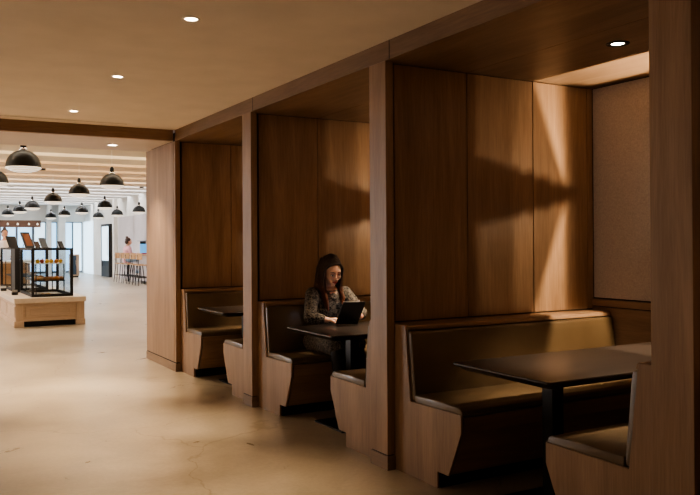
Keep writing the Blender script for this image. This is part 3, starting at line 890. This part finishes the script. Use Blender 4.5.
bm = NB(); tube(bm, [HM @ Vector(p) for p in ((-.022, -.080, -.0645), (-.007, -.0925, -.060), (0, -.0925, -.0615), (.007, -.0925, -.060), (.022, -.080, -.0645))], [.002, .0048, .004, .0048, .002], 8)
tube(bm, [HM @ Vector(p) for p in ((-.019, -.080, -.067), (0, -.0905, -.0705), (.019, -.080, -.067))], [.002, .0055, .002], 8)
o = obj('lips', bm, LIP, root, True); localise(o)
# hair: locks from a centre parting down both sides to the chest
HR = hair_mat('brown_hair', (.022, .010, .006), (.16, .045, .016), .84, 1.12)
bm = NB()
B = lambda c, r: ball(bm, c, r, HM, 18)
B((0, .027, .053), (.079, .084, .080)); B((0, .05, .03), (.080, .080, .085)); B((0, .06, -.02), (.074, .066, .09))
for s in (-1, 1):
    for i in range(8):
        f = i/7
        y0 = -.048+.105*f                               # start along the parting
        yT = -.030+.095*f                               # beside the temple
        top = HM @ Vector((s*.005, y0, .120-.12*max(0, .3-f)))
        a1 = HM @ Vector((s*(.045+.006*f), y0+.006, .098-.022*(1-f)))
        a2 = HM @ Vector((s*.078, yT, .035))
        a3 = HM @ Vector((s*.080, yT+.002, -.040))
        sh = Vector((3.095+s*(.078+.002*i), 5.712+.018*i, 1.015))
        e1 = Vector((3.095+s*(.080+.001*i), 5.665+.012*i, .93)) if i < 5 else Vector((3.10+s*(.085-.01*(i-5)), 5.83+.02*(i-5), .95))
        lo = .835 if s < 0 else .885
        e2 = Vector((3.09+s*(.066+.002*i), 5.655+.010*i, lo+.008*i)) if i < 5 else Vector((3.10+s*(.08-.015*(i-5)), 5.91, .86))
        r0 = .0115+.003*f
        tube(bm, [top, a1, a2, a3, sh, e1, e2], [r0, r0+.002, .012, .013, .016, .015, .007], 10)
for q in (-.05, -.017, .017, .05):
    tube(bm, [HM @ Vector((q, .11, .06)), HM @ Vector((q*1.2, .125, -.03)), Vector((3.10+q*1.4, 5.89, .98)), Vector((3.10+q*1.3, 5.935, .84))], [.02, .024, .024, .012], 10)
hair = obj('hair', bm, HR, root, True); localise(hair)
remesh(hair, .0038, 2)

# tablet in its dark case
TM = Matrix.Translation((3.078, 5.452, .7385)) @ Matrix.Rotation(R(2), 4, 'Z') @ Matrix.Rotation(R(30), 4, 'X') @ Matrix.Rotation(R(3), 4, 'Y')
t = thing('tablet', 'black tablet held upright on the table by the seated woman', 'tablet', (3.078, 5.452, .7385))
def tb(name, b, m, sm=False):
    for v in b.verts: v.co = (TM @ v.co)-Vector(t.location)
    return obj(name, b, m, t, sm)
# local: x width, z height, -y back (towards the camera)
tb('case', box(NB(), -.105, .105, -.006, .003, .005, .215, .003, 2), mat('tablet_case', (.012, .012, .014), .5))
tb('screen', box(NB(), -.095, .095, .003, .0042, .017, .203), mat('lit_screen', (.05, .05, .05), .2, emit=(.75, .85, 1), es=.8))
tb('case_edge', box(NB(), -.106, .106, -.002, .002, .214, .2175, .001, 1), mat('aluminium_edge', (.5, .5, .52), .3, 1))

# ---- person at the bar in the cafe (pink and white top)
def simple_person(name, label, loc, rz, seat, top, top2, trousers, hairc, standing=False):
    t = thing(name, label, 'person', loc, rz)
    z = seat
    bm = NB()
    Mh = Matrix.Translation((0, -.05, z+.68)) @ Matrix.Rotation(R(12), 4, 'X')
    build_head(bm, Mh)
    tube(bm, [(0, 0, z+.5), (0, -.02, z+.62)], [.05, .05], 10)
    tube(bm, [(0, 0, z+.08), (0, 0, z+.3), (0, 0, z+.45)], [.13, .12, .12], 14)
    arms = {}
    for s in (-1, 1):
        if standing: arms[s] = [(s*.18, 0, z+.47), (s*.23, -.02, z+.2), (s*.16, -.2, z+.12)]
        else: arms[s] = [(s*.17, 0, z+.47), (s*.22, -.08, z+.24), (s*.12, -.30, z+.28)]
        tube(bm, arms[s], [.05, .042, .026], 10)
        hand(bm, arms[s][2], (-s*.3, -.9, 0), (0, 0, -1), .3, s, .95)
        if standing: lg = [(s*.09, 0, z), (s*.1, -.01, z*.52), (s*.1, .01, .08)]
        else: lg = [(s*.09, 0, z+.08), (s*.12, -.42, z+.08), (s*.12, -.34, z-.36)]
        tube(bm, lg, [.085, .06, .036], 10); a = Vector(lg[2]); tube(bm, [a+Vector((0, .02, -.04)), a+Vector((0, -.13, -.05))], [.035, .026], 8)
        arms[s] = (arms[s], lg)
    o = obj('body', bm, SKIN, t, True); remesh(o, .008, 3)
    bm = NB(); tube(bm, [(0, 0, z+.06), (0, 0, z+.3), (0, 0, z+.42)], [.15, .14, .14], 14); ball(bm, (0, 0, z+.43), (.21, .11, .09))
    o = obj('shirt', bm, top, t, True); remesh(o, .012, 3)
    for s in (-1, 1):
        bm = NB(); tube(bm, arms[s][0][:2]+[lerp(arms[s][0][1], arms[s][0][2], .6)], [.065, .055, .045], 10); obj('sleeve', bm, top2, t, True)
        bm = NB(); tube(bm, arms[s][1], [.10, .075, .055], 10); obj('trouser_leg', bm, trousers, t, True)
        a = Vector(arms[s][1][2]); bm = NB(); tube(bm, [a+Vector((0, .03, -.045)), a+Vector((0, -.13, -.055))], [.04, .03], 8); obj('shoe', bm, WHT, t, True)
    bm = NB(); B2 = lambda c, r: ball(bm, c, r, Mh, 14)
    B2((0, .04, .05), (.088, .092, .085)); B2((0, .06, -.02), (.08, .07, .08)); B2((0, .09, .13), (.045, .045, .04))
    o = obj('hair', bm, hairc, t, True); remesh(o, .01, 2)
    return t
PINK = mat('pink_cloth', (.78, .45, .5), .8); WCL = mat('white_cloth', (.85, .84, .84), .8); JEAN = mat('pale_denim', (.30, .42, .55), .8)
HB = mat('dark_brown_hair', (.06, .03, .02), .6)
pk = simple_person('person', 'person in a pink and white top seated on a bar stool at the high counter', (6.87, 27.90, 0), R(90), .69, PINK, PINK, JEAN, HB)
pk.scale = (1.12, 1.12, 1.06)
simple_person('person', 'person in a white shirt standing behind the cases at the left picture edge', (2.26, 21.9, 0), R(0), .97, WCL, WCL, BLKM, HB, True)

# ================================================================== LIGHT
w = bpy.data.worlds.new('World'); SC.world = w; w.use_nodes = True
w.node_tree.nodes['Background'].inputs[0].default_value = (.55, .6, .7, 1); w.node_tree.nodes['Background'].inputs[1].default_value = .3
# cafe: general ceiling light hidden between the beams
for i in range(16):
    area((0, 11.9+i*1.72-.12, 3.60), 85 if i < 7 else 135, 15, .16, (1, .86, .68) if i < 7 else (.90, .94, 1))
area((-7.8, 20, 1.8), 1800, 3, 18, (.98, .96, 1), (1, 0, 0))  # added unseen side fill brightening the cafe; the left wall has no window
# unseen fill light added on the left to lift the booths and aisle
area((-4.3, 3.0, 1.5), 80, 2.2, 10, (1, .86, .74), (1, .1, .05))

# ================================================================== CAMERA
cam = bpy.data.cameras.new('camera'); co = bpy.data.objects.new('camera', cam); C.objects.link(co)
cam.sensor_width = 36; cam.lens = 780.69/700*36; cam.shift_y = -8.5978/700
yaw, pitch, roll = R(29.7579), R(.2062), R(.3571)
fwd = Vector((math.sin(yaw)*math.cos(pitch), math.cos(yaw)*math.cos(pitch), math.sin(pitch)))
right = Vector((math.cos(yaw), -math.sin(yaw), 0)); up = right.cross(fwd)
# picture content is turned so that its right side rises
r2 = right*math.cos(roll)-up*math.sin(roll); u2 = up*math.cos(roll)+right*math.sin(roll)
Mx = Matrix((r2, u2, -fwd)).transposed().to_4x4(); Mx.translation = (0, 0, 1.4)
co.matrix_world = Mx
cam.clip_start = .05; cam.clip_end = 200
SC.camera = co
SC.view_settings.view_transform = 'AgX'
SC.view_settings.look = 'AgX - Medium High Contrast'
SC.view_settings.exposure = .6
